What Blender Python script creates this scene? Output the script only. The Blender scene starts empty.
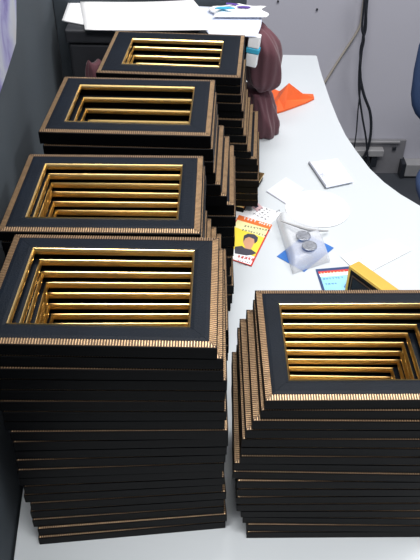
import bpy, bmesh, math, random
from mathutils import Vector, Matrix
random.seed(7)
SC = bpy.context.scene
COL = SC.collection
PI = math.pi

# ---------------------------------------------------------------- camera model
FPX, PITCH, ROLL, CAMZ = 694.43, math.radians(40.438), math.radians(.347), .6885
_c, _s = math.cos(PITCH), math.sin(PITCH)
FW = Vector((0, _c, -_s)); R0 = Vector((1, 0, 0)); U0 = Vector((0, _s, _c))
RT = R0*math.cos(ROLL) + U0*math.sin(ROLL)
UP = -R0*math.sin(ROLL) + U0*math.cos(ROLL)
def ray(u, v): return FW + RT*((u-210)/FPX) + UP*((280-v)/FPX)
def atz(u, v, z=0.):
    d = ray(u, v); t = (z-CAMZ)/d.z
    return Vector((d.x*t, d.y*t, z))
def aty(u, v, y):
    d = ray(u, v); t = y/d.y
    return Vector((d.x*t, y, CAMZ+d.z*t))

# ---------------------------------------------------------------- materials
def srgb(r, g, b):
    f = lambda c: (c/255)/12.92 if c/255 <= .04045 else ((c/255+.055)/1.055)**2.4
    return (f(r), f(g), f(b), 1)
def mat(name, col, rough=.5, metal=0., spec=.5, var=.06, scale=30, bump=0., bscale=200, coat=0., sheen=0.):
    m = bpy.data.materials.new(name); m.use_nodes = True
    nt = m.node_tree; b = nt.nodes['Principled BSDF']
    b.inputs['Roughness'].default_value = rough
    b.inputs['Metallic'].default_value = metal
    b.inputs['Specular IOR Level'].default_value = spec
    b.inputs['Coat Weight'].default_value = coat
    b.inputs['Sheen Weight'].default_value = sheen
    tc = nt.nodes.new('ShaderNodeTexCoord')
    n = nt.nodes.new('ShaderNodeTexNoise'); n.inputs['Scale'].default_value = scale; n.inputs['Detail'].default_value = 4
    nt.links.new(tc.outputs['Object'], n.inputs['Vector'])
    r = nt.nodes.new('ShaderNodeValToRGB')
    c = Vector(col[:3])
    r.color_ramp.elements[0].position = .3; r.color_ramp.elements[1].position = .7
    r.color_ramp.elements[0].color = (*(c*(1-var)), 1); r.color_ramp.elements[1].color = (*(c*(1+var)), 1)
    nt.links.new(n.outputs['Fac'], r.inputs['Fac']); nt.links.new(r.outputs['Color'], b.inputs['Base Color'])
    if bump:
        n2 = nt.nodes.new('ShaderNodeTexNoise'); n2.inputs['Scale'].default_value = bscale; n2.inputs['Detail'].default_value = 3
        nt.links.new(tc.outputs['Object'], n2.inputs['Vector'])
        bp = nt.nodes.new('ShaderNodeBump'); bp.inputs['Strength'].default_value = bump; bp.inputs['Distance'].default_value = .002
        nt.links.new(n2.outputs['Fac'], bp.inputs['Height']); nt.links.new(bp.outputs['Normal'], b.inputs['Normal'])
    return m
M = {}
M['desk'] = mat('white_laminate', (.57, .61, .64, 1), .42, var=.015, scale=3)
M['desk_edge'] = mat('grey_edge_band', (.30, .31, .33, 1), .5)
M['wall'] = mat('painted_wall', (.56, .56, .635, 1), .8, var=.02, scale=2, bump=.1)
M['floor'] = mat('dark_floor', (.055, .062, .075, 1), .5, var=.15, scale=6)
M['partition'] = mat('partition_fabric', (.062, .078, .094, 1), .85, var=.12, scale=5, bump=.3, bscale=900)
M['alu'] = mat('grey_trim', (.10, .11, .13, 1), .45, metal=.3)
M['black'] = mat('black_moulding', (.0014, .0015, .0020, 1), .45, var=.2, spec=.09)
M['leather'] = mat('navy_black_leatherette', (.0036, .0066, .0118, 1), .48, var=.15, bump=.25, bscale=700, spec=.16)
M['gold'] = mat('polished_gold', (.86, .61, .25, 1), .28, metal=1, var=.06, scale=40)
M['satin_gold'] = mat('satin_gold', (.80, .52, .10, 1), .45, metal=.6, var=.05)
M['rib_gold'] = mat('antique_gold', (.66, .46, .27, 1), .38, metal=.85, var=.15, scale=120)
M['rib_gap'] = mat('dark_bronze_gap', (.085, .050, .028, 1), .5, metal=.3)
M['paper'] = mat('white_paper', (.90, .91, .93, 1), .75, var=.01, scale=8)
M['paper2'] = mat('bluish_paper', (.66, .71, .84, 1), .75, var=.02, scale=8)
M['padgrey'] = mat('grey_pad_edge', (.25, .26, .30, 1), .7)
M['blue'] = mat('blue_print', (.03, .15, .48, 1), .5)
M['navy'] = mat('navy_print', (.02, .05, .16, 1), .5)
M['cyan'] = mat('sky_print', (.30, .62, .85, 1), .5)
M['teal'] = mat('teal_print', (.05, .40, .60, 1), .5)
M['red'] = mat('red_print', (.62, .04, .03, 1), .5)
M['orange_p'] = mat('orange_print', (.80, .17, .03, 1), .5)
M['yellow'] = mat('yellow_print', (.86, .68, .06, 1), .5)
M['paleyellow'] = mat('pale_yellow_print', (.85, .80, .42, 1), .5)
M['ink'] = mat('dark_ink', (.04, .04, .07, 1), .6)
M['greyink'] = mat('grey_ink', (.40, .40, .46, 1), .6)
M['redink'] = mat('faint_red_ink', (.62, .42, .44, 1), .6)
M['skin'] = mat('printed_skin', (.62, .33, .20, 1), .5)
M['shirt'] = mat('printed_grey_shirt', (.055, .055, .075, 1), .5)
M['purple'] = mat('purple_print', (.13, .07, .36, 1), .5)
M['orange'] = mat('orange_felt', (.86, .13, .025, 1), .7, var=.06)
M['maroon'] = mat('maroon_cloth', (.105, .032, .045, 1), .8, var=.15, scale=12, bump=.2, bscale=400, sheen=.2)
M['chair'] = mat('blue_chair_fabric', (.035, .07, .17, 1), .8, bump=.2)
M['cable'] = mat('black_cable', (.02, .024, .032, 1), .5)
M['cream'] = mat('cream_cable', (.46, .42, .36, 1), .6)
M['plastic'] = mat('white_plastic', (.38, .38, .39, 1), .45)
M['plate'] = mat('grey_plate', (.24, .24, .26, 1), .6)
M['box'] = mat('dark_box', (.028, .030, .036, 1), .5, var=.1)
M['steel'] = mat('coin_metal', (.42, .44, .48, 1), .35, metal=.8, var=.15, scale=200, bump=.4, bscale=300)
# map on the partition: blotchy purple, cream and pale blue
def map_mat():
    m = mat('map_print', (.6, .6, .7, 1), .6)
    nt = m.node_tree; r = [n for n in nt.nodes if n.type == 'VALTORGB'][0]
    n = [n for n in nt.nodes if n.type == 'TEX_NOISE'][0]; n.inputs['Scale'].default_value = 9; n.inputs['Distortion'].default_value = 1.2
    e = r.color_ramp.elements
    e[0].position = .32; e[0].color = (.17, .13, .42, 1)
    e[1].position = .70; e[1].color = (.55, .54, .50, 1)
    x = e.new(.42); x.color = (.38, .38, .62, 1)
    x = e.new(.54); x.color = (.52, .55, .64, 1)
    return m
M['map'] = map_mat()
def clear_mat():
    m = bpy.data.materials.new('milky_plastic'); m.use_nodes = True
    nt = m.node_tree; b = nt.nodes['Principled BSDF']
    b.inputs['Base Color'].default_value = (.80, .82, .86, 1); b.inputs['Roughness'].default_value = .25
    out = nt.nodes['Material Output']
    tr = nt.nodes.new('ShaderNodeBsdfTransparent'); mx = nt.nodes.new('ShaderNodeMixShader')
    n = nt.nodes.new('ShaderNodeTexNoise'); n.inputs['Scale'].default_value = 40
    mr = nt.nodes.new('ShaderNodeMapRange'); mr.inputs['To Min'].default_value = .42; mr.inputs['To Max'].default_value = .62
    nt.links.new(n.outputs['Fac'], mr.inputs['Value']); nt.links.new(mr.outputs['Result'], mx.inputs['Fac'])
    nt.links.new(tr.outputs[0], mx.inputs[1]); nt.links.new(b.outputs[0], mx.inputs[2]); nt.links.new(mx.outputs[0], out.inputs['Surface'])
    return m
M['clear'] = clear_mat()

# ---------------------------------------------------------------- helpers
def obj(name, bm, m, parent=None, smooth=False):
    me = bpy.data.meshes.new(name)
    bmesh.ops.recalc_face_normals(bm, faces=bm.faces)
    bm.to_mesh(me); bm.free()
    for k in (m if isinstance(m, list) else [m]): me.materials.append(M[k])
    if smooth:
        for p in me.polygons: p.use_smooth = True
    o = bpy.data.objects.new(name, me); COL.objects.link(o)
    if parent: o.parent = parent
    return o
def tag(o, label, cat, group=None, kind=None):
    o['label'] = label; o['category'] = cat
    if group: o['group'] = group
    if kind: o['kind'] = kind
    return o
def struct(o, label=None):
    o['kind'] = 'structure'
    if label: o['label'] = label
    return o
def empty(name, loc, rz=0):
    o = bpy.data.objects.new(name, None); o.empty_display_size = .05; COL.objects.link(o)
    o.location = loc; o.rotation_euler = (0, 0, rz); return o
def box(bm, x0, x1, y0, y1, z0, z1, bev=0., mtx=None):
    vs = [bm.verts.new((x, y, z)) for z in (z0, z1) for x, y in ((x0, y0), (x1, y0), (x1, y1), (x0, y1))]
    fs = [(3, 2, 1, 0), (4, 5, 6, 7), (0, 1, 5, 4), (1, 2, 6, 5), (2, 3, 7, 6), (3, 0, 4, 7)]
    faces = [bm.faces.new([vs[i] for i in f]) for f in fs]
    if bev:
        es = list({e for f in faces for e in f.edges})
        r = bmesh.ops.bevel(bm, geom=es, offset=bev, segments=3, affect='EDGES', profile=.5)
        vs = list({v for f in r['faces'] for v in f.verts} | {v for v in vs if v.is_valid})
    if mtx: bmesh.ops.transform(bm, matrix=mtx, verts=[v for v in vs if v.is_valid])
    return vs
def prism(bm, pts, z0, z1):
    a = [bm.verts.new((p[0], p[1], z0)) for p in pts]; b = [bm.verts.new((p[0], p[1], z1)) for p in pts]
    n = len(pts)
    bm.faces.new(b); bm.faces.new(a[::-1])
    for i in range(n): bm.faces.new((a[i], a[(i+1) % n], b[(i+1) % n], b[i]))
def tube(bm, pts, r, n=8):
    rings = []
    for i, p in enumerate(pts):
        p = Vector(p)
        d = (Vector(pts[min(i+1, len(pts)-1)]) - Vector(pts[max(i-1, 0)])).normalized()
        a = d.cross(Vector((0, 1, .01))).normalized(); b = d.cross(a)
        rr = r[i] if isinstance(r, (list, tuple)) else r
        rings.append([bm.verts.new(p + a*math.cos(2*PI*k/n)*rr + b*math.sin(2*PI*k/n)*rr) for k in range(n)])
    for i in range(len(rings)-1):
        for k in range(n): bm.faces.new((rings[i][k], rings[i][(k+1) % n], rings[i+1][(k+1) % n], rings[i+1][k]))
    bm.faces.new(rings[0]); bm.faces.new(rings[-1][::-1])
def lathe(bm, prof, cx=0, cy=0, n=32):
    rings = [[bm.verts.new((cx+r*math.cos(2*PI*k/n), cy+r*math.sin(2*PI*k/n), z)) for k in range(n)] for r, z in prof]
    for i in range(len(rings)-1):
        for k in range(n): bm.faces.new((rings[i][k], rings[i][(k+1) % n], rings[i+1][(k+1) % n], rings[i+1][k]))
    bm.faces.new(rings[0][::-1]); bm.faces.new(rings[-1])
def smoothpath(pts, k=6):
    P = [Vector(p) for p in pts]; out = []
    for i in range(len(P)-1):
        p0, p1, p2, p3 = P[max(i-1, 0)], P[i], P[i+1], P[min(i+2, len(P)-1)]
        for j in range(k):
            t = j/k
            out.append(.5*((2*p1)+(p2-p0)*t+(2*p0-5*p1+4*p2-p3)*t*t+(3*p1-p0-3*p2+p3)*t**3))
    out.append(P[-1]); return out
def NB(): return bmesh.new()

# ---------------------------------------------------------------- room
FZ = -.75; WY = 2.35
b = NB(); box(b, -2.2, 3.2, -1.5, WY+.1, FZ-.05, FZ); struct(obj('floor', b, 'floor'))
b = NB(); box(b, -2.2, 3.2, WY, WY+.1, FZ, 2.0); struct(obj('wall_back', b, 'wall'))
b = NB(); box(b, -2.3, -2.2, -1.5, WY+.1, FZ, 2.0); struct(obj('wall_left', b, 'wall'))

# ---------------------------------------------------------------- desk
desk = empty('desk', (0, 0, FZ))
tag(desk, 'white laminate desk with a curved right edge carrying all the frame stacks', 'desk')
prof = [(.183, 1.667), (.261, 1.667), (.259, 1.55), (.262, 1.42), (.267, 1.328), (.273, 1.264), (.284, 1.204), (.300, 1.135),
        (.318, 1.088), (.340, 1.048), (.366, 1.008), (.41, .965), (.48, .925), (.60, .895), (.80, .88), (1.15, .88), (1.15, .12), (-.180, .12)]
prof = [(x, y) for x, y in prof] + [(-.2135-.093*.87+.0025, 1.32), (-.302, 1.33), (-.30, 1.667)]
b = NB(); prism(b, [(x, y, 0) for x, y in prof], -.025-FZ, 0-FZ)
# soft upper arris
top_edges = [e for e in b.edges if all(abs(v.co.z+FZ) < 1e-5 for v in e.verts)]
bmesh.ops.bevel(b, geom=top_edges, offset=.003, segments=2, affect='EDGES')
o = obj('desktop', b, 'desk', desk)
for (x0, x1, y0, y1) in ((-.16, -.135, .2, .75), (-.16, .18, 1.50, 1.525), (1.08, 1.105, .2, .82)):
    b = NB(); box(b, x0, x1, y0, y1, 0, -.0255-FZ, .002); obj('support_panel', b, 'desk', desk)

# ---------------------------------------------------------------- left and rear partitions
def px_left(y): return -.2135-.093*(y-.45)
pt = empty('privacy_screen', (px_left(.1), .1, FZ))
tag(pt, 'dark grey fabric office screen along the left edge of the desk', 'screen')
L = px_left(1.30)-px_left(.1)
pt.rotation_euler = (0, 0, math.atan2(-L, 1.2)); LL = math.hypot(L, 1.2)
b = NB(); box(b, -.03, 0, 0, LL, .03, .56-FZ); obj('fabric_panel', b, 'partition', pt)
b = NB(); box(b, -.031, .001, 0, LL, .5605-FZ, .583-FZ, .002); obj('top_rail', b, 'alu', pt)
b = NB(); box(b, -.031, .001, 0, LL, 0, .0295, .002); obj('bottom_rail', b, 'alu', pt)
pb = empty('privacy_screen', (-.10, 1.325, 0.001))
tag(pb, 'short dark grey fabric screen standing on the desk behind the dark box', 'screen')
b = NB(); box(b, -.195, .165, -.012, .012, 0, .30, .002); obj('fabric_panel', b, 'partition', pb)
b = NB(); box(b, -.196, .166, -.014, .014, .3005, .318, .002); obj('top_rail', b, 'alu', pb)
b = NB(); box(b, -.2115, -.1975, -.014, .016, 0, .318, .001); obj('corner_post', b, 'box', pb)

# wall map on the left partition
def onpart(u, v, off=.0):
    d = ray(u, v); k = -.2135+.093*.45+off
    t = k/(d.x+.093*d.y)
    return Vector((d.x*t, d.y*t, CAMZ+d.z*t))
P = [onpart(16, -30, .002), onpart(16.5, 20, .002), onpart(16, 43, .002), onpart(7, 72, .002), onpart(0, 93, .002), onpart(-30, 150, .002), onpart(-80, 60, .002)]
b = NB()
f1 = [b.verts.new(p) for p in P]; f2 = [b.verts.new(p-Vector((.001, 0, 0))) for p in P]
b.faces.new(f1); b.faces.new(f2[::-1])
for i in range(len(P)): b.faces.new((f1[i], f2[i], f2[(i+1) % len(P)], f1[(i+1) % len(P)]))
tag(obj('wall_map', b, 'map'), 'purple, cream and pale blue printed map pinned on the left grey screen', 'poster')

# ---------------------------------------------------------------- photo frames
SIZES = {.0138: .0235, .0126: .0235, .0128: .0235, .0171: .0270, .0137: .0345}   # moulding width by moulding height
LIP, RIB = .001, .0068
def rect_ring(bm, prof, mi=None):
    """sweep (inset from outer edge, z) round the rectangle with mitred corners; closed profile"""
    rings = []
    for ins, z in prof:
        hx, hy = .075+TOT-ins, .05+TOT-ins
        rings.append([bm.verts.new(p) for p in ((-hx, -hy, z), (hx, -hy, z), (hx, hy, z), (-hx, hy, z))])
    n = len(rings)
    for i in range(n):
        a, c = rings[i], rings[(i+1) % n]
        for k in range(4):
            f = bm.faces.new((a[k], a[(k+1) % 4], c[(k+1) % 4], c[k]))
            if mi is not None: f.material_index = mi
def frame_meshes(T):
    global TOT
    TOT = SIZES[T]; FACE = TOT-LIP-RIB; W2, D2 = .075+TOT, .05+TOT
    T = T-.0002
    out = {}
    # black moulding body
    b = NB()
    rect_ring(b, [(0, 0), (0, T-.0022), (.0005, T-.0018), (RIB, T-.0012), (RIB, T-.0022), (TOT-.001, T-.0022), (TOT-.001, T-.0072), (TOT-.0045, T-.0072), (TOT-.0045, 0)])
    out['photo_frame'] = (b, ['black'])
    # leatherette face, four mitred strips with a hairline groove at the mitres
    b = NB()
    i0, i1 = RIB, RIB+FACE
    z0, z1 = T-.0021, T
    g = .00012
    def strip(ax):
        for sgn in (-1, 1):
            if ax == 0:
                q = [(-(W2-i0)+g, sgn*(D2-i0)), (W2-i0-g, sgn*(D2-i0)), (W2-i1-g, sgn*(D2-i1)), (-(W2-i1)+g, sgn*(D2-i1))]
            else:
                q = [(sgn*(W2-i0), -(D2-i0)+g), (sgn*(W2-i0), D2-i0-g), (sgn*(W2-i1), D2-i1-g), (sgn*(W2-i1), -(D2-i1)+g)]
            a = [b.verts.new((x, y, z0)) for x, y in q]
            # slightly crowned top
            m0 = [((q[0][0]*.8+q[3][0]*.2), (q[0][1]*.8+q[3][1]*.2)), ((q[1][0]*.8+q[2][0]*.2), (q[1][1]*.8+q[2][1]*.2))]
            m1 = [((q[1][0]*.2+q[2][0]*.8), (q[1][1]*.2+q[2][1]*.8)), ((q[0][0]*.2+q[3][0]*.8), (q[0][1]*.2+q[3][1]*.8))]
            t = [b.verts.new((x, y, z1-.0006)) for x, y in q]
            c = [b.verts.new((x, y, z1)) for x, y in (m0+m1)]
            b.faces.new(a[::-1])
            for k in range(4): b.faces.new((a[k], a[(k+1) % 4], t[(k+1) % 4], t[k]))
            b.faces.new((t[0], t[1], c[1], c[0])); b.faces.new((c[0], c[1], c[2], c[3])); b.faces.new((c[3], c[2], t[2], t[3]))
            b.faces.new((t[0], c[0], c[3], t[3])); b.faces.new((t[1], t[2], c[2], c[1]))
    strip(0); strip(1)
    out['leather_face'] = (b, ['leather'])
    # gold inner lip, rounded
    b = NB()
    rect_ring(b, [(TOT-.0009, T-.0070), (TOT-.0009, T-.0004), (TOT-.0006, T+.0001), (TOT, T-.0003), (TOT+.0008, T-.0014), (TOT+.0014, T-.0030), (TOT+.0015, T-.0048), (TOT+.0007, T-.0064), (TOT, T-.0070)])
    out['gold_lip'] = (b, ['gold'])
    # ribbed outer band
    b = NB()
    def pz(ins): return T-.0018+.0006*((ins-.0005)/(RIB-.0005))
    rect_ring(b, [(.0008, T-.0024), (.0008, T-.0016), (RIB-.0001, T-.0009), (RIB-.0001, T-.0018)], 1)
    pitch = .00232
    for side in range(4):
        half = W2 if side % 2 == 0 else D2
        n = int((2*half-.0030)/pitch); st = -n*pitch/2
        for k in range(n+1):
            s = st+k*pitch; w = .00066
            def pt(sx, ins, dz):
                lim = half-ins
                sx = max(-lim, min(lim, sx))
                z = pz(ins)+dz
                if side == 0: return (sx, -(D2-ins), z)
                if side == 2: return (-sx, (D2-ins), z)
                if side == 1: return ((W2-ins), sx, z)
                return (-(W2-ins), -sx, z)
            if abs(s) > half-.002: continue
            lo, hi = .0009, RIB-.0003
            if abs(s) > half-hi: hi = max(half-abs(s), .0012)
            v = [b.verts.new(pt(s-w, lo, -.0003)), b.verts.new(pt(s+w, lo, -.0003)), b.verts.new(pt(s+w, hi, 0)), b.verts.new(pt(s-w, hi, 0)),
                 b.verts.new(pt(s-w*.45, lo, .0006)), b.verts.new(pt(s+w*.45, lo, .0006)), b.verts.new(pt(s+w*.45, hi, .0009)), b.verts.new(pt(s-w*.45, hi, .0009))]
            for f in ((4, 5, 6, 7), (0, 1, 5, 4), (1, 2, 6, 5), (2, 3, 7, 6), (3, 0, 4, 7)):
                b.faces.new([v[i] for i in f])
    out['ribbed_edge'] = (b, ['rib_gold', 'rib_gap'])
    return out
PROTO = {}
def make_proto(T):
    ms = frame_meshes(T)
    root = None
    for n in ('photo_frame', 'leather_face', 'gold_lip', 'ribbed_edge'):
        bm, mm = ms[n]
        o = obj(n, bm, mm, root)
        if root is None: root = o
    return root
def place_frame(T, loc, rz, label, group):
    if T not in PROTO:
        r = make_proto(T); PROTO[T] = r
    else:
        src = PROTO[T]
        r = src.copy(); COL.objects.link(r)
        for ch in src.children:
            c = ch.copy(); COL.objects.link(c); c.parent = r
    r.location = loc; r.rotation_euler = (0, 0, rz)
    tag(r, label, 'picture frame', group)
    return r
ORD = ['topmost', 'second', 'third', 'fourth', 'fifth', 'sixth', 'seventh', 'eighth', 'ninth', 'tenth', 'eleventh', 'twelfth', 'thirteenth',
       'fourteenth', 'fifteenth', 'sixteenth', 'seventeenth', 'eighteenth', 'nineteenth', 'twentieth', 'twenty-first', 'twenty-second']
def interp(tab, z):
    if z <= tab[0][0]: return tab[0][1:]
    for a, c in zip(tab, tab[1:]):
        if z <= c[0]:
            t = (z-a[0])/(c[0]-a[0]); return [p+(q-p)*t for p, q in zip(a[1:], c[1:])]
    return tab[-1][1:]
def stack(T, n, z0, tab, jx, jy, jr, where, seed):
    rng = random.Random(seed)
    for i in range(n):
        z = z0+i*T; k = n-1-i
        x, y, r = interp(tab, z)
        if k > 0:
            x += rng.uniform(-jx, jx); y += rng.uniform(-jy, jy); r += rng.uniform(-jr, jr)
        if k == 0: lab = 'black and gold photo frame, fully visible atop the %s' % where
        elif i == 0: lab = 'black and gold photo frame at the very bottom, %s' % where
        else: lab = 'black and gold photo frame, %s from the top, %s' % (ORD[k], where)
        place_frame(T, (x, y, z+.0001), r, lab, 'photo frames in the '+where)
# tables: z, centre x, centre y, yaw
stack(.0138, 21, 0, [(0, -.086, .4590, .105), (.028, -.086, .4615, .09), (.06, -.088, .463, .07), (.11, -.086, .462, .045), (.18, -.084, .4615, .015), (.235, -.086, .461, -.005), (.262, -.089, .461, -.012), (.276, -.091, .461, -.018)],
      .0028, .0006, .006, 'front left stack', 3)
stack(.0126, 23, 0, [(0, -.082, .622, .0), (.10, -.078, .621, .01), (.14, -.080, .620, .0), (.18, -.092, .617, -.01), (.21, -.104, .614, -.01), (.276, -.107, .6125, -.009)],
      .0022, .0010, .008, 'second stack back on the left', 5)
stack(.0171, 17, 0, [(0, -.070, .815, .0), (.07, -.072, .815, .0), (.13, -.066, .815, -.02), (.175, -.070, .815, -.03), (.20, -.086, .812, -.03), (.225, -.097, .810, -.035), (.272, -.099, .809, -.038)],
      .0025, .0015, .012, 'third stack back on the left', 8)
stack(.0137, 17, .0150, [(0, -.026, 1.072, -.04), (.09, -.026, 1.072, -.05), (.128, -.045, 1.073, -.06), (.16, -.055, 1.074, -.07), (.22, -.058, 1.076, -.07), (.2295, -.059, 1.076, -.071)],
      .0025, .0015, .014, 'rearmost left stack', 11)
stack(.0128, 17, 0, [(0, .140, .4590, .010), (.03, .132, .460, -.004), (.06, .126, .461, .012), (.112, .124, .462, -.008), (.155, .128, .463, .008), (.180, .139, .464, .006), (.195, .143, .466, .010), (.2048, .146, .467, .014)],
      .0026, .0008, .009, 'right hand stack', 14)

# small gold edged frame under the rear stack, its corner poking out
gf = empty('photo_frame', (.0095, 1.064, .0005), -.36)
tag(gf, 'small gold-edged photo frame flat on the desk, corner poking out under the rear stack', 'picture frame')
def ring_bm(hx, hy, w, z0, z1):
    b = NB(); rr = []
    for ins, z in ((0, z0), (0, z1), (w, z1), (w, z0)):
        rr.append([b.verts.new(p) for p in ((-hx+ins, -hy+ins, z), (hx-ins, -hy+ins, z), (hx-ins, hy-ins, z), (-hx+ins, hy-ins, z))])
    for i in range(4):
        for k in range(4): b.faces.new((rr[i][k], rr[i][(k+1) % 4], rr[(i+1) % 4][(k+1) % 4], rr[(i+1) % 4][k]))
    return b
obj('moulding', ring_bm(.071, .056, .020, 0, .0115), 'black', gf)
obj('gold_edge', ring_bm(.073, .058, .006, .0116, .0142), 'gold', gf)
obj('gold_lip', ring_bm(.054, .039, .002, .0116, .0138), 'gold', gf)

# ---------------------------------------------------------------- papers on the desk
def sheet(name, px, z, th, m, label=None, cat='paper', parent=None, group=None, bow=0):
    pts = [atz(u, v, z) for u, v in px]
    b = NB(); prism(b, pts, z-th/2 if parent else z, z+th/2 if parent else z+th)
    o = obj(name, b, m, parent)
    if label: tag(o, label, cat, group)
    return o
def world_sheet(name, pts, z, th, m, label=None, cat='paper', parent=None):
    b = NB(); prism(b, [(x, y, 0) for x, y in pts], z, z+th)
    o = obj(name, b, m, parent)
    if label: tag(o, label, cat)
    return o
def strokes(name, segs, z, m, parent, w=.0011, th=.0002):
    """each seg: pixel start, pixel end, number of glyph-like marks"""
    b = NB()
    for (p0, p1, n, h) in segs:
        a, c = atz(*p0, z), atz(*p1, z); d = (c-a); Ln = d.length; d.normalize(); nrm = Vector((-d.y, d.x, 0))
        st = Ln/n
        for k in range(n):
            s = a+d*(st*(k+.1)); wd = st*random.uniform(.45, .78)
            kind = random.random()
            def q(u0, u1, v0, v1):
                prism(b, [s+d*u0+nrm*v0, s+d*u1+nrm*v0, s+d*u1+nrm*v1, s+d*u0+nrm*v1], z, z+th)
            q(0, wd, h*.8, h)                      # head line
            q(wd*.6, wd*.6+w*.8, 0, h*.8)            # upright
            if kind > .35: q(0, wd*.6, h*.3, h*.3+w*.7)
            if kind > .7: q(0, w*.8, 0, h*.5)
    return obj(name, b, m, parent)

# ID card slip with little photo
cd = world_sheet('printed_slip', [(.050, 1.030), (.122, .986), (.094, .942), (.024, .986)], .0004, .0005, 'paper', 'white printed slip with a tiny photo and rows of dark text beside the rear stack', 'card')
sheet('printed_photo', [(250.2, 205.5), (256.5, 201.5), (263.5, 208), (257, 211.5)], .00115, .0002, 'redink', parent=cd)
sheet('photo_figure', [(253.5, 205.8), (256.5, 203.8), (258.8, 206.3), (255.8, 208.2)], .0014, .0002, 'ink', parent=cd)
strokes('printed_text', [((254.5, 215.2), (264.5, 207.6), 4, .004), ((258.2, 217), (269, 208.6), 5, .004), ((262, 218.8), (272.8, 210.2), 4, .004), ((265.5, 220.3), (271, 216), 2, .004), ((276.5, 213), (281, 210), 2, .003)], .00115, 'ink', cd)
# yellow leaflet
TR, BR, TL, BL = (.104, .950), (.065, .840), (.049, .978), (.010, .868)
lf = world_sheet('leaflet', [TL, TR, BR, BL], .0013, .0005, 'red', 'yellow leaflet with orange header and a printed portrait of a man in a grey shirt', 'leaflet')
def card(u, v):   # u across 0-1 left to right, v down 0-1
    return (TL[0]+(TR[0]-TL[0])*u+(BL[0]-TL[0])*v, TL[1]+(TR[1]-TL[1])*u+(BL[1]-TL[1])*v)
z = .0018
def cp(name, q, zz, m): return world_sheet(name, [card(*p) for p in q], zz, .00012, m, parent=lf)
cp('header_band', [(.0, 0), (1, 0), (1, .12), (.0, .12)], z, 'orange_p')
cp('pale_panel', [(.03, .12), (.96, .12), (.96, .34), (.03, .30)], z, 'paleyellow')
cp('yellow_panel', [(.03, .30), (.96, .34), (.96, .80), (.03, .76)], z, 'yellow')
cp('white_panel', [(.03, .76), (.96, .80), (.96, .985), (.03, .985)], z, 'paper')
z2 = .00205
strokes('header_text', [((242.5, 219), (256, 222.6), 4, .0062), ((258, 223), (270, 226.6), 5, .0045)], z2, 'paper', lf, w=.0016)
strokes('text_lines', [((244, 226.6), (270, 231.6), 9, .0042), ((241.5, 230.4), (266.5, 236.6), 9, .0042)], z2, 'ink', lf)
def zp(q): return [(230+x/8.4, 225+y/8.4) for x, y in q]
sheet('portrait_shirt', zp([(40, 182), (100, 175), (125, 195), (172, 200), (222, 236), (190, 250), (140, 256), (40, 238)]), z2, .0001, 'shirt', parent=lf)
sheet('portrait_face', zp([(120, 108), (150, 95), (200, 108), (206, 145), (188, 182), (172, 206), (128, 196), (122, 172), (108, 140)]), z2+.00015, .0001, 'skin', parent=lf)
sheet('portrait_hair', zp([(112, 118), (118, 88), (150, 72), (205, 78), (236, 105), (230, 135), (207, 158), (203, 118), (160, 100), (128, 112), (114, 140)]), z2+.0003, .0001, 'ink', parent=lf)
strokes('red_lettering', [((237, 257.2), (254, 261), 5, .0058)], z2+.0002, 'red', lf, w=.0020)
strokes('small_print', [((237, 260.4), (251, 263.6), 6, .0018), ((238, 263), (247, 265), 4, .0018)], z2+.0002, 'ink', lf, w=.0006)

# papers further back
o = sheet('paper_sheet', [(266.5, 191), (287, 204.5), (304, 189), (286, 177.5)], .0004, .0006, 'paper2', 'small pale blue paper left of the notepad, behind the round paper', 'paper')
sheet('pencil_line', [(266.6, 190.6), (287, 203.8), (287, 204.8), (266.4, 191.6)], .00115, .0002, 'greyink', parent=o)
pad = empty('notepad', atz(331, 175, 0))
tag(pad, 'thin square notepad with white top sheet and dark spine, furthest paper on the desk', 'notepad')
def rel(o, root): o.location = -root.location
o = sheet('page_block', [(309.5, 163.5), (326, 188.5), (353.5, 182.5), (337, 159.5)], .0006, .0042, 'paper', parent=pad); rel(o, pad)
b = NB(); p = [atz(308.2, 164.2), atz(325.2, 189.4), atz(326.2, 188.2), atz(309.4, 163.6)]; prism(b, p, .0004, .0052); o = obj('spine', b, 'padgrey', pad); rel(o, pad)
o = sheet('cover_sheet', [(311, 163.2), (326.4, 187.6), (353, 182), (337, 159)], .0046, .0005, 'paper2', parent=pad); rel(o, pad)
o = strokes('pen_mark', [((322.5, 177), (326.5, 174.5), 1, .008)], .0050, 'greyink', pad, w=.0011); rel(o, pad)
# round paper
b = NB(); cx, cy = .186, 1.000
lathe(b, [(.0555, .0010), (.0556, .0013), (.0555, .0016)], cx, cy, 56)
tag(obj('paper_disc', b, 'paper'), 'round white paper disc lying beside the milky plastic pouch', 'paper')
# blue card under pouch
bc = world_sheet('blue_card', [(.106, .866), (.146, .828), (.200, .889), (.160, .927)], .0004, .0005, 'blue', 'bright blue card, corners showing from under the milky plastic pouch', 'card')
strokes('pale_lettering', [((303, 268.5), (313, 262.5), 3, .005)], .0011, 'cyan', bc)
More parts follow.
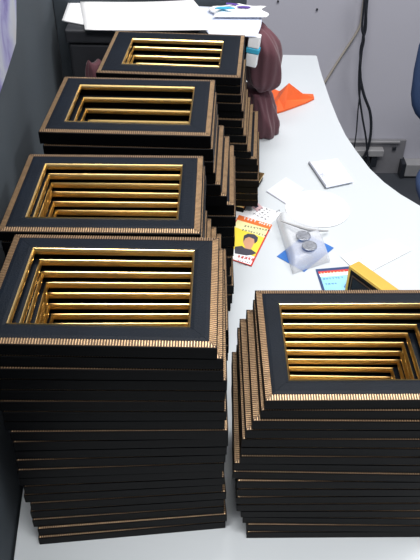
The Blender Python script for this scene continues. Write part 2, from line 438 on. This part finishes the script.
# blue flyer
A_, B_, C_, D_ = (315.5, 269.5), (369, 265), (380, 291), (326, 303)
fl = sheet('flyer', [A_, B_, C_, D_], .0004, .0006, 'navy', 'navy-bordered flyer with red headline and sky blue picture behind the right stack', 'leaflet')
sheet('headline_band', [(318, 271.6), (366, 267.4), (366.8, 269.8), (319, 274)], .00115, .0002, 'red', parent=fl)
sheet('white_band', [(319, 274), (366.8, 269.8), (368, 273), (320.5, 277)], .00115, .0002, 'paper', parent=fl)
sheet('picture_panel', [(320.5, 277), (368, 273), (375, 290), (328, 300)], .00115, .0002, 'cyan', parent=fl)
strokes('headline_text', [((320, 273.8), (346, 271.6), 8, .0022)], .0014, 'paleyellow', fl, w=.0008)
strokes('blue_lettering', [((323, 279.8), (344, 278), 7, .003), ((325, 285), (338, 284), 4, .003)], .0014, 'blue', fl, w=.0008)
sheet('picture_figure', [(344, 287), (346.5, 282), (349, 280.5), (349.5, 284), (347, 289)], .0014, .0002, 'blue', parent=fl)
# hand-written sheet
hs = sheet('paper_sheet', [(340, 256), (390, 239), (412, 250), (362, 276)], .0012, .0003, 'paper', 'thin white sheet with two faint handwritten lines at the right of the flyer', 'paper')
strokes('handwriting', [((361, 259.5), (390, 250.5), 9, .0035), ((368, 263.5), (396, 255), 8, .0035)], .00165, 'redink', hs, w=.0008)

# ---------------------------------------------------------------- milky pouch with coins
def pouch():
    b = NB()
    c = [atz(275, 220), atz(313, 219), atz(331, 263), atz(292, 276)]
    ctr = sum(c, Vector())/4
    nu, nv = 14, 18
    def surf(u, v):
        p = (c[0]*(1-u)+c[1]*u)*(1-v)+(c[3]*(1-u)+c[2]*u)*v
        e = min(u, 1-u, v, 1-v)
        k = min(1, e/.13)
        h = .004+.018*math.sin(k*PI/2)**.8*(1+.12*math.sin(9*u+3*v)+.08*math.sin(11*v))
        if v < .2: h += .008*(1-v/.2)*k
        p = p+(ctr-p)*.04*(1-k)
        return Vector((p.x, p.y, h))
    g = [[b.verts.new(surf(i/nu, j/nv)) for i in range(nu+1)] for j in range(nv+1)]
    for j in range(nv):
        for i in range(nu): b.faces.new((g[j][i], g[j][i+1], g[j+1][i+1], g[j+1][i]))
    rim = [g[0][i] for i in range(nu+1)]+[g[j][nu] for j in range(1, nv+1)]+[g[nv][i] for i in range(nu-1, -1, -1)]+[g[j][0] for j in range(nv-1, 0, -1)]
    lo = [b.verts.new((v.co.x, v.co.y, .0012)) for v in rim]
    for i in range(len(rim)): b.faces.new((rim[i], rim[(i+1) % len(rim)], lo[(i+1) % len(lo)], lo[i]))
    return obj('plastic_pouch', b, 'clear', None, True)
po = pouch(); tag(po, 'milky translucent plastic pouch with two coins on top, beside the yellow leaflet', 'pouch')
b = NB()
P = smoothpath([atz(281, 221, .030), atz(296, 226, .029), atz(306, 229, .029), atz(316, 230.5, .02), atz(328, 231, .006)], 5)
tube(b, P, [.0012+.0012*math.sin(PI*i/(len(P)-1)) for i in range(len(P))], 6)
obj('folded_flap', b, 'plastic', po)
for (u, v, lab) in ((303.2, 236, 'silver coin further from the camera on the milky pouch'), (309.4, 246, 'silver coin nearer the camera on the milky pouch')):
    p = atz(u, v, .0265)
    b = NB(); lathe(b, [(.0112, 0), (.0118, .0004), (.0118, .0014), (.0113, .0018), (.0104, .0018), (.0102, .0015)], 0, 0, 40)
    bmesh.ops.transform(b, matrix=Matrix.Rotation(.05, 4, 'X'), verts=b.verts)
    lathe(b, [(.0065, .0012), (.0062, .0018), (.004, .0020)], .0005, .0005, 12)
    o = obj('coin', b, 'steel'); o.location = p
    tag(o, lab, 'coin', 'coins on the plastic pouch')

# ---------------------------------------------------------------- gold rimmed block behind right stack
zt = .055
a = atz(349, 265.5, zt); c = atz(392, 297, zt)
d = (c-a).normalized(); nr = Vector((-d.y, d.x, 0)); ln = .105
g0 = empty('moulding_sample', (a.x, a.y, .0012)); g0.rotation_euler = (0, 0, math.atan2(d.y, d.x))
tag(g0, 'gold-rimmed dark frame sample standing on edge behind the right stack', 'frame sample')
b = NB(); box(b, .002, ln-.002, .001, .0165, .002, zt-.006, .0015); obj('dark_core', b, 'black', g0)
b = NB(); box(b, 0, ln, -.001, .020, zt-.006, zt-.001, .0018); obj('gold_top_edge', b, 'satin_gold', g0)
b = NB(); box(b, -.0005, .004, .0, .018, 0, zt-.0063, .0014); obj('gold_end_edge', b, 'satin_gold', g0)
b = NB(); box(b, .012, ln-.012, -.0012, .0009, .010, zt-.016, .0006); obj('raised_panel', b, 'leather', g0)
b = NB(); box(b, .010, ln-.010, -.0004, .0009, zt-.0155, zt-.0140, .0002); box(b, .0085, .0100, -.0004, .0009, .010, zt-.014, .0002); obj('bead_line', b, 'rib_gap', g0)

# ---------------------------------------------------------------- orange folded piece
b = NB()
zz = .0008
base = [atz(272, 90), atz(279, 93), atz(296, 92.5), atz(302, 96.5), atz(313, 96), atz(314, 100), atz(306, 104), atz(284, 112), atz(277, 114), atz(270, 110)]
pk = atz(284, 112) * .45 + atz(296, 92.5) * .55
peak = aty(289, 83, 1.40)
vb = [b.verts.new((p.x, p.y, zz)) for p in base]
vt = [b.verts.new((p.x, p.y, zz+.004)) for p in base]
mid = []
for i, p in enumerate(base):
    q = Vector((p.x, p.y, 0)).lerp(Vector((peak.x, peak.y, 0)), .45)
    mid.append(b.verts.new((q.x, q.y, zz+.004+peak.z*(.30 if i % 2 else .12))))
pkv = b.verts.new(peak)
n = len(base)
b.faces.new(vb[::-1])
for i in range(n):
    j = (i+1) % n
    b.faces.new((vb[i], vb[j], vt[j], vt[i])); b.faces.new((vt[i], vt[j], mid[j], mid[i])); b.faces.new((mid[i], mid[j], pkv))
tag(obj('folded_cloth', b, 'orange'), 'bright orange folded cloth peaked like a tent near the back desk corner', 'cloth')

# ---------------------------------------------------------------- dark box, papers, cloths behind the rear stack
bx = empty('storage_box', (-.10, 1.232, .0005), -.03)
tag(bx, 'dark plastic box behind the rear frame stack with white papers on top', 'box')
b = NB(); box(b, -.150, .13, -.045, .065, 0, .215, .006); obj('body', b, 'box', bx)
b = NB(); box(b, -.153, .133, -.049, .069, .2155, .2395, .004); obj('lid', b, 'box', bx)
b = NB(); box(b, -.05, .03, -.0525, -.0455, .12, .15, .002); obj('handle', b, 'padgrey', bx)
# big bowed white sheet
def bowed(name, corners, z, rise, th, m, label, cat='paper', curl=0.):
    """corners FL FR RR RL in world xy"""
    b = NB(); n = 14; c = [Vector((x, y, 0)) for x, y in corners]
    def p(u, v, dz):
        q = (c[0]*(1-u)+c[1]*u)*(1-v)+(c[3]*(1-u)+c[2]*u)*v
        h = z+rise*(u**2)*(.4+.6*v)+curl*math.sin(u*PI)*.5
        return (q.x+.006*math.sin(v*PI)*u, q.y, h+dz)
    t = [[b.verts.new(p(i/n, j/n, th)) for i in range(n+1)] for j in range(n+1)]
    l = [[b.verts.new(p(i/n, j/n, 0)) for i in range(n+1)] for j in range(n+1)]
    for j in range(n):
        for i in range(n):
            b.faces.new((t[j][i], t[j][i+1], t[j+1][i+1], t[j+1][i])); b.faces.new((l[j][i], l[j+1][i], l[j+1][i+1], l[j][i+1]))
    for i in range(n):
        b.faces.new((t[0][i], l[0][i], l[0][i+1], t[0][i+1])); b.faces.new((t[n][i], t[n][i+1], l[n][i+1], l[n][i]))
        b.faces.new((t[i][0], t[i+1][0], l[i+1][0], l[i][0])); b.faces.new((t[i][n], l[i][n], l[i+1][n], t[i+1][n]))
    return tag(obj(name, b, m, None, True), label, cat)
def xy(u, v, z): p = atz(u, v, z); return (p.x, p.y)
bowed('paper_sheet', [xy(62, 20, .243), xy(120, 31, .243), xy(125, -2, .243), xy(69, 0, .243)], .2405, 0, .0025, 'paper', 'white sheet poking out leftmost from under the large bowed sheet')
bowed('paper_sheet', [xy(85, 29.5, .245), xy(208, 26.5, .255), xy(193, 1, .255), xy(80, 1, .245)], .2436, .012, .002, 'paper', 'large bowed white sheet lying uppermost on the dark box')
bowed('paper_sheet', [(-.004, 1.168), (.076, 1.160), (.088, 1.290), (-.055, 1.308)], .2395, .0, .002, 'paper2', 'bluish-white sheet behind the rear stack, under the printed bag')
# printed bag
b = NB()
nu, nv = 16, 10
def bagp(u, v, s):
    x = .000+.096*u+.006*math.sin(7*v); y = 1.235+.055*v
    k = math.sin(PI*min(max(u, .02), .98))**.5*math.sin(PI*min(max(v, .04), .96))**.6
    return (x, y, .2465+.008*k*(s > 0)*(1+.35*math.sin(9*u+4*v)+.2*math.sin(21*u-5*v)) + (.0 if s > 0 else -.0003))
T_ = [[b.verts.new(bagp(i/nu, j/nv, 1)) for i in range(nu+1)] for j in range(nv+1)]
L_ = [[b.verts.new(bagp(i/nu, j/nv, -1)) for i in range(nu+1)] for j in range(nv+1)]
for j in range(nv):
    for i in range(nu):
        b.faces.new((T_[j][i], T_[j][i+1], T_[j+1][i+1], T_[j+1][i])); b.faces.new((L_[j][i], L_[j+1][i], L_[j+1][i+1], L_[j][i+1]))
for i in range(nu):
    b.faces.new((T_[0][i], L_[0][i], L_[0][i+1], T_[0][i+1])); b.faces.new((T_[nv][i], T_[nv][i+1], L_[nv][i+1], L_[nv][i]))
for j in range(nv):
    b.faces.new((T_[j][0], T_[j+1][0], L_[j+1][0], L_[j][0])); b.faces.new((T_[j][nu], L_[j][nu], L_[j+1][nu], T_[j+1][nu]))
bag = tag(obj('plastic_bag', b, 'paper', None, True), 'white crumpled plastic bag with blue and purple print behind the rear stack', 'bag')
def arc(name, cx, cy, r0, r1, a0, a1, m):
    b = NB(); n = 10
    o_ = [(cx+r1*math.cos(a0+(a1-a0)*i/n), cy+.55*r1*math.sin(a0+(a1-a0)*i/n)) for i in range(n+1)]
    i_ = [(cx+r0*math.cos(a0+(a1-a0)*i/n), cy+.55*r0*math.sin(a0+(a1-a0)*i/n)) for i in range(n+1)]
    for k in range(n):
        prism(b, [(*o_[k], 0), (*o_[k+1], 0), (*i_[k+1], 0), (*i_[k], 0)], .2562, .2578)
    return obj(name, b, m, bag)
arc('blue_print', .024, 1.245, .0, .019, .35, PI-.2, 'teal')
arc('purple_print', .056, 1.252, .004, .014, .3, PI-.6, 'purple')
arc('purple_print', .026, 1.262, .016, .024, .2, PI*.5, 'purple')
# packet with teal band hanging over the box end
pk_ = empty('carton', (.0690, 1.168, .186)); pk_.rotation_euler = (0, .10, -.25)
tag(pk_, 'small white carton with a teal band at the right end of the dark box', 'box')
b = NB(); box(b, -.010, .010, -.006, .008, .0, .024, .002); obj('body', b, 'paper', pk_)
b = NB(); box(b, -.0115, .0115, -.0068, .0088, .0245, .0335, .0015); obj('teal_band', b, 'teal', pk_)
b = NB(); box(b, -.010, .010, -.006, .008, .034, .056, .002); obj('upper_body', b, 'paper', pk_)

def cloth_lump(name, rings, folds, amp, seed, label, m='maroon'):
    """rings: z, cx, cy, rx, ry"""
    rng = random.Random(seed); ph = [rng.uniform(0, 6.28) for _ in range(4)]
    R = []
    n = 72
    b = NB()
    S = smoothpath([Vector((r[0], r[1], r[2])) for r in rings], 4); Q = smoothpath([Vector((r[3], r[4], 0)) for r in rings], 4)
    tot = len(S)
    for i, (s, q) in enumerate(zip(S, Q)):
        z_, cx_, cy_ = s; t = i/(tot-1)
        row = []
        for k in range(n):
            a = 2*PI*k/n
            f = 1+amp*1.7*(1-2*abs(math.sin(.5*(folds*a+ph[0]+3.2*t+1.2*math.sin(2*a))))**.7)+amp*.6*math.sin((folds*2+1)*a+ph[1]-5*t)+amp*.4*math.sin(3*a+ph[2]+9*t)
            row.append(b.verts.new((cx_+q.x*f*math.cos(a), cy_+q.y*f*math.sin(a), max(.0008, z_+.004*math.sin(2*a+ph[3])*(0 if i == 0 else 1)))))
        R.append(row)
    for i in range(tot-1):
        for k in range(n): b.faces.new((R[i][k], R[i][(k+1) % n], R[i+1][(k+1) % n], R[i+1][k]))
    b.faces.new(R[0][::-1]); b.faces.new(R[-1])
    return tag(obj(name, b, m, None, True), label, 'cloth')
cloth_lump('maroon_cloth', [(.001, .102, 1.272, .034, .032), (.03, .100, 1.270, .035, .035), (.07, .092, 1.266, .030, .035), (.105, .083, 1.262, .027, .030)],
           7, .07, 4, 'maroon cloth bunched on the desk below its twin, next to the orange cloth')
cloth_lump('maroon_cloth', [(.108, .098, 1.252, .016, .024), (.125, .098, 1.250, .031, .036), (.16, .096, 1.245, .036, .040), (.195, .093, 1.237, .032, .037), (.222, .084, 1.240, .022, .026), (.232, .078, 1.242, .008, .010)],
           5, .06, 9, 'maroon cloth bulging at the right end of the dark box above the orange cloth')
cloth_lump('maroon_cloth', [(.001, -.205, 1.165, .016, .010), (.10, -.203, 1.165, .017, .011), (.150, -.203, 1.165, .018, .012), (.180, -.203, 1.166, .016, .010), (.192, -.205, 1.167, .010, .006)],
           5, .06, 2, 'maroon cloth tucked in the gap left of the rear frame stack')

# ---------------------------------------------------------------- cables and sockets on the wall
def cable(pxs, y, r, m, label, name='cable'):
    P = smoothpath([aty(u, v, y) for u, v in pxs], 6)
    b = NB(); tube(b, P, r, 8)
    tag(obj(name, b, m, None, True), label, 'cable')
cable([(371, -20), (367, 0), (365, 25), (361, 55), (360, 75), (364, 95), (370, 112), (371, 130), (368, 148), (362, 160)], WY-.056, .0052, 'cable', 'thick black cable looping to the right as it drops down the wall')
cable([(366, -20), (364, 5), (362, 28), (364, 40), (360, 60), (359, 90), (362, 115), (366, 138), (368, 158), (374, 178)], WY-.068, .0036, 'cable', 'middle black cable twisting down the wall to the sockets')
cable([(362, -20), (366, 8), (366, 30), (360, 50), (361, 80), (358, 110), (356, 135), (352, 160)], WY-.078, .0024, 'cable', 'thin dark cable, leftmost of those dropping to the sockets')
cable([(366, -20), (362, 15), (358, 30), (340, 58), (325, 82), (310, 105), (300, 125)], WY-.006, .0042, 'cream', 'cream cable running diagonally down the wall behind the desk')
pl = empty('socket_board', aty(368, 158, WY-.0005))
tag(pl, 'grey wall board with socket outlets low on the wall behind the cables', 'socket board')
c0 = pl.location.copy()
def wallbox(name, u0, u1, v0, v1, d0, d1, m, parent, bev=.003):
    a, c = aty(u0, v0, WY), aty(u1, v1, WY)
    b = NB(); box(b, a.x-c0.x, c.x-c0.x, -d1, -d0, c.z-c0.z, a.z-c0.z, bev); return obj(name, b, m, parent)
wallbox('board', 336, 399, 138, 172, 0, .012, 'plate', pl)
wallbox('trunking', 337, 399, 138.6, 140.6, .0125, .022, 'plastic', pl, .001)
wallbox('socket_strip', 346, 381, 144.5, 151, .0125, .045, 'plastic', pl)
for i in range(3):
    o = wallbox('plug', 352+i*9, 356+i*9, 152, 158+2*i, .0125, .04, 'cable', pl, .002)
wallbox('screw_cap', 392, 395, 145, 148, .0125, .018, 'cable', pl, .001)
sb = empty('socket_box', aty(412, 162, WY-.0005)); c0 = sb.location.copy()
tag(sb, 'white plastic socket box at floor level on the wall, right of the cables', 'socket box')
wallbox('housing', 401, 436, 158, 170, 0, .05, 'plastic', sb)
wallbox('end_cap', 399.6, 400.9, 157, 171, 0, .052, 'cable', sb, .001)
for (u, v, lab) in ((317, 9, 'small dark nail in the wall above the desk corner'), (278, 1, 'small dark nail in the wall above the maroon cloth')):
    p = aty(u, v, WY); b = NB(); box(b, -.003, .003, -.006, 0, -.003, .003, .001); o = obj('nail', b, 'cable'); o.location = p; tag(o, lab, 'nail')
b = NB(); box(b, -2.2, 3.2, WY-.012, WY, FZ, FZ+.05, .002); struct(obj('baseboard_back', b, 'plate'))

# ---------------------------------------------------------------- office chair at the right
ch = empty('office_chair', (.765, 1.55, FZ))
tag(ch, 'blue fabric office chair standing beyond the desk at the right edge', 'chair')
def pad_bm(cx, cy, cz, hx, hy, hz, mt=None, e=3.):
    b = NB(); nu, nv = 32, 16
    def se(c, p): return math.copysign(abs(c)**p, c)
    rows = []
    for j in range(1, nv):
        ph = -PI/2+PI*j/nv
        rows.append([b.verts.new((hx*se(math.cos(ph), .5)*se(math.cos(2*PI*i/nu), .6), hy*se(math.cos(ph), .5)*se(math.sin(2*PI*i/nu), .6), hz*se(math.sin(ph), .8))) for i in range(nu)])
    for j in range(len(rows)-1):
        for i in range(nu): b.faces.new((rows[j][i], rows[j][(i+1) % nu], rows[j+1][(i+1) % nu], rows[j+1][i]))
    b.faces.new(rows[0][::-1]); b.faces.new(rows[-1])
    m4 = Matrix.Translation((cx, cy, cz)) @ (mt or Matrix.Identity(4))
    bmesh.ops.transform(b, matrix=m4, verts=b.verts); return b
obj('seat', pad_bm(0, -.04, .42, .215, .21, .035), 'chair', ch, True)
obj('backrest', pad_bm(0, .225, .665, .225, .17, .03, Matrix.Rotation(PI/2-.12, 4, 'X')), 'chair', ch, True)
b = NB(); tube(b, smoothpath([(0, 0, .385), (0, .16, .385), (0, .262, .42), (0, .262, .60)], 5), .016, 8); obj('back_support', b, 'cable', ch, True)
b = NB(); lathe(b, [(.03, .09), (.028, .25), (.018, .255), (.018, .384)], 0, 0, 20); obj('gas_column', b, 'cable', ch, True)
for k in range(5):
    a = 2*PI*k/5+.3
    b = NB(); tube(b, [(.02*math.cos(a), .02*math.sin(a), .085), (.27*math.cos(a), .27*math.sin(a), .062)], [.02, .013], 8); lg = obj('leg', b, 'cable', ch)
    b = NB(); lathe(b, [(.012, -.011), (.024, -.009), (.024, .009), (.012, .011)], 0, 0, 20)
    bmesh.ops.transform(b, matrix=Matrix.Translation((.27*math.cos(a), .27*math.sin(a), .0245)) @ Matrix.Rotation(a, 4, 'Z') @ Matrix.Rotation(PI/2, 4, 'X'), verts=b.verts)
    obj('caster', b, 'cable', lg, True)

# ---------------------------------------------------------------- light
w = bpy.data.worlds.new('World'); SC.world = w; w.use_nodes = True
bg = w.node_tree.nodes['Background']; bg.inputs['Color'].default_value = (.80, .87, 1, 1); bg.inputs['Strength'].default_value = .14
def area(name, loc, rot, sx, sy, p, col=(1, .98, .96)):
    l = bpy.data.lights.new(name, 'AREA'); l.shape = 'RECTANGLE'; l.size = sx; l.size_y = sy; l.energy = p; l.color = col
    o = bpy.data.objects.new(name, l); COL.objects.link(o); o.location = loc; o.rotation_euler = rot
    return o
area('ceiling_panel_rear', (.35, 1.25, 1.85), (0, 0, 0), 1.2, .35, 19)
area('ceiling_panel_right', (1.3, .9, 1.85), (0, .25, 0), .3, 1.2, 14)
area('ceiling_panel_front', (-.05, .05, 1.85), (0, 0, 0), 1.2, .35, 27)

# ---------------------------------------------------------------- camera
cd_ = bpy.data.cameras.new('Camera'); cam = bpy.data.objects.new('Camera', cd_); COL.objects.link(cam)
cd_.sensor_fit = 'HORIZONTAL'; cd_.sensor_width = 36; cd_.lens = FPX/420*36; cd_.clip_start = .01
m3 = Matrix((RT, UP, -FW)).transposed()
cam.matrix_world = Matrix.Translation((0, 0, CAMZ)) @ m3.to_4x4()
SC.camera = cam
SC.view_settings.view_transform = 'Standard'; SC.view_settings.look = 'None'
SC.view_settings.gamma = 1; SC.view_settings.use_curve_mapping = False
SC.view_settings.exposure = .35
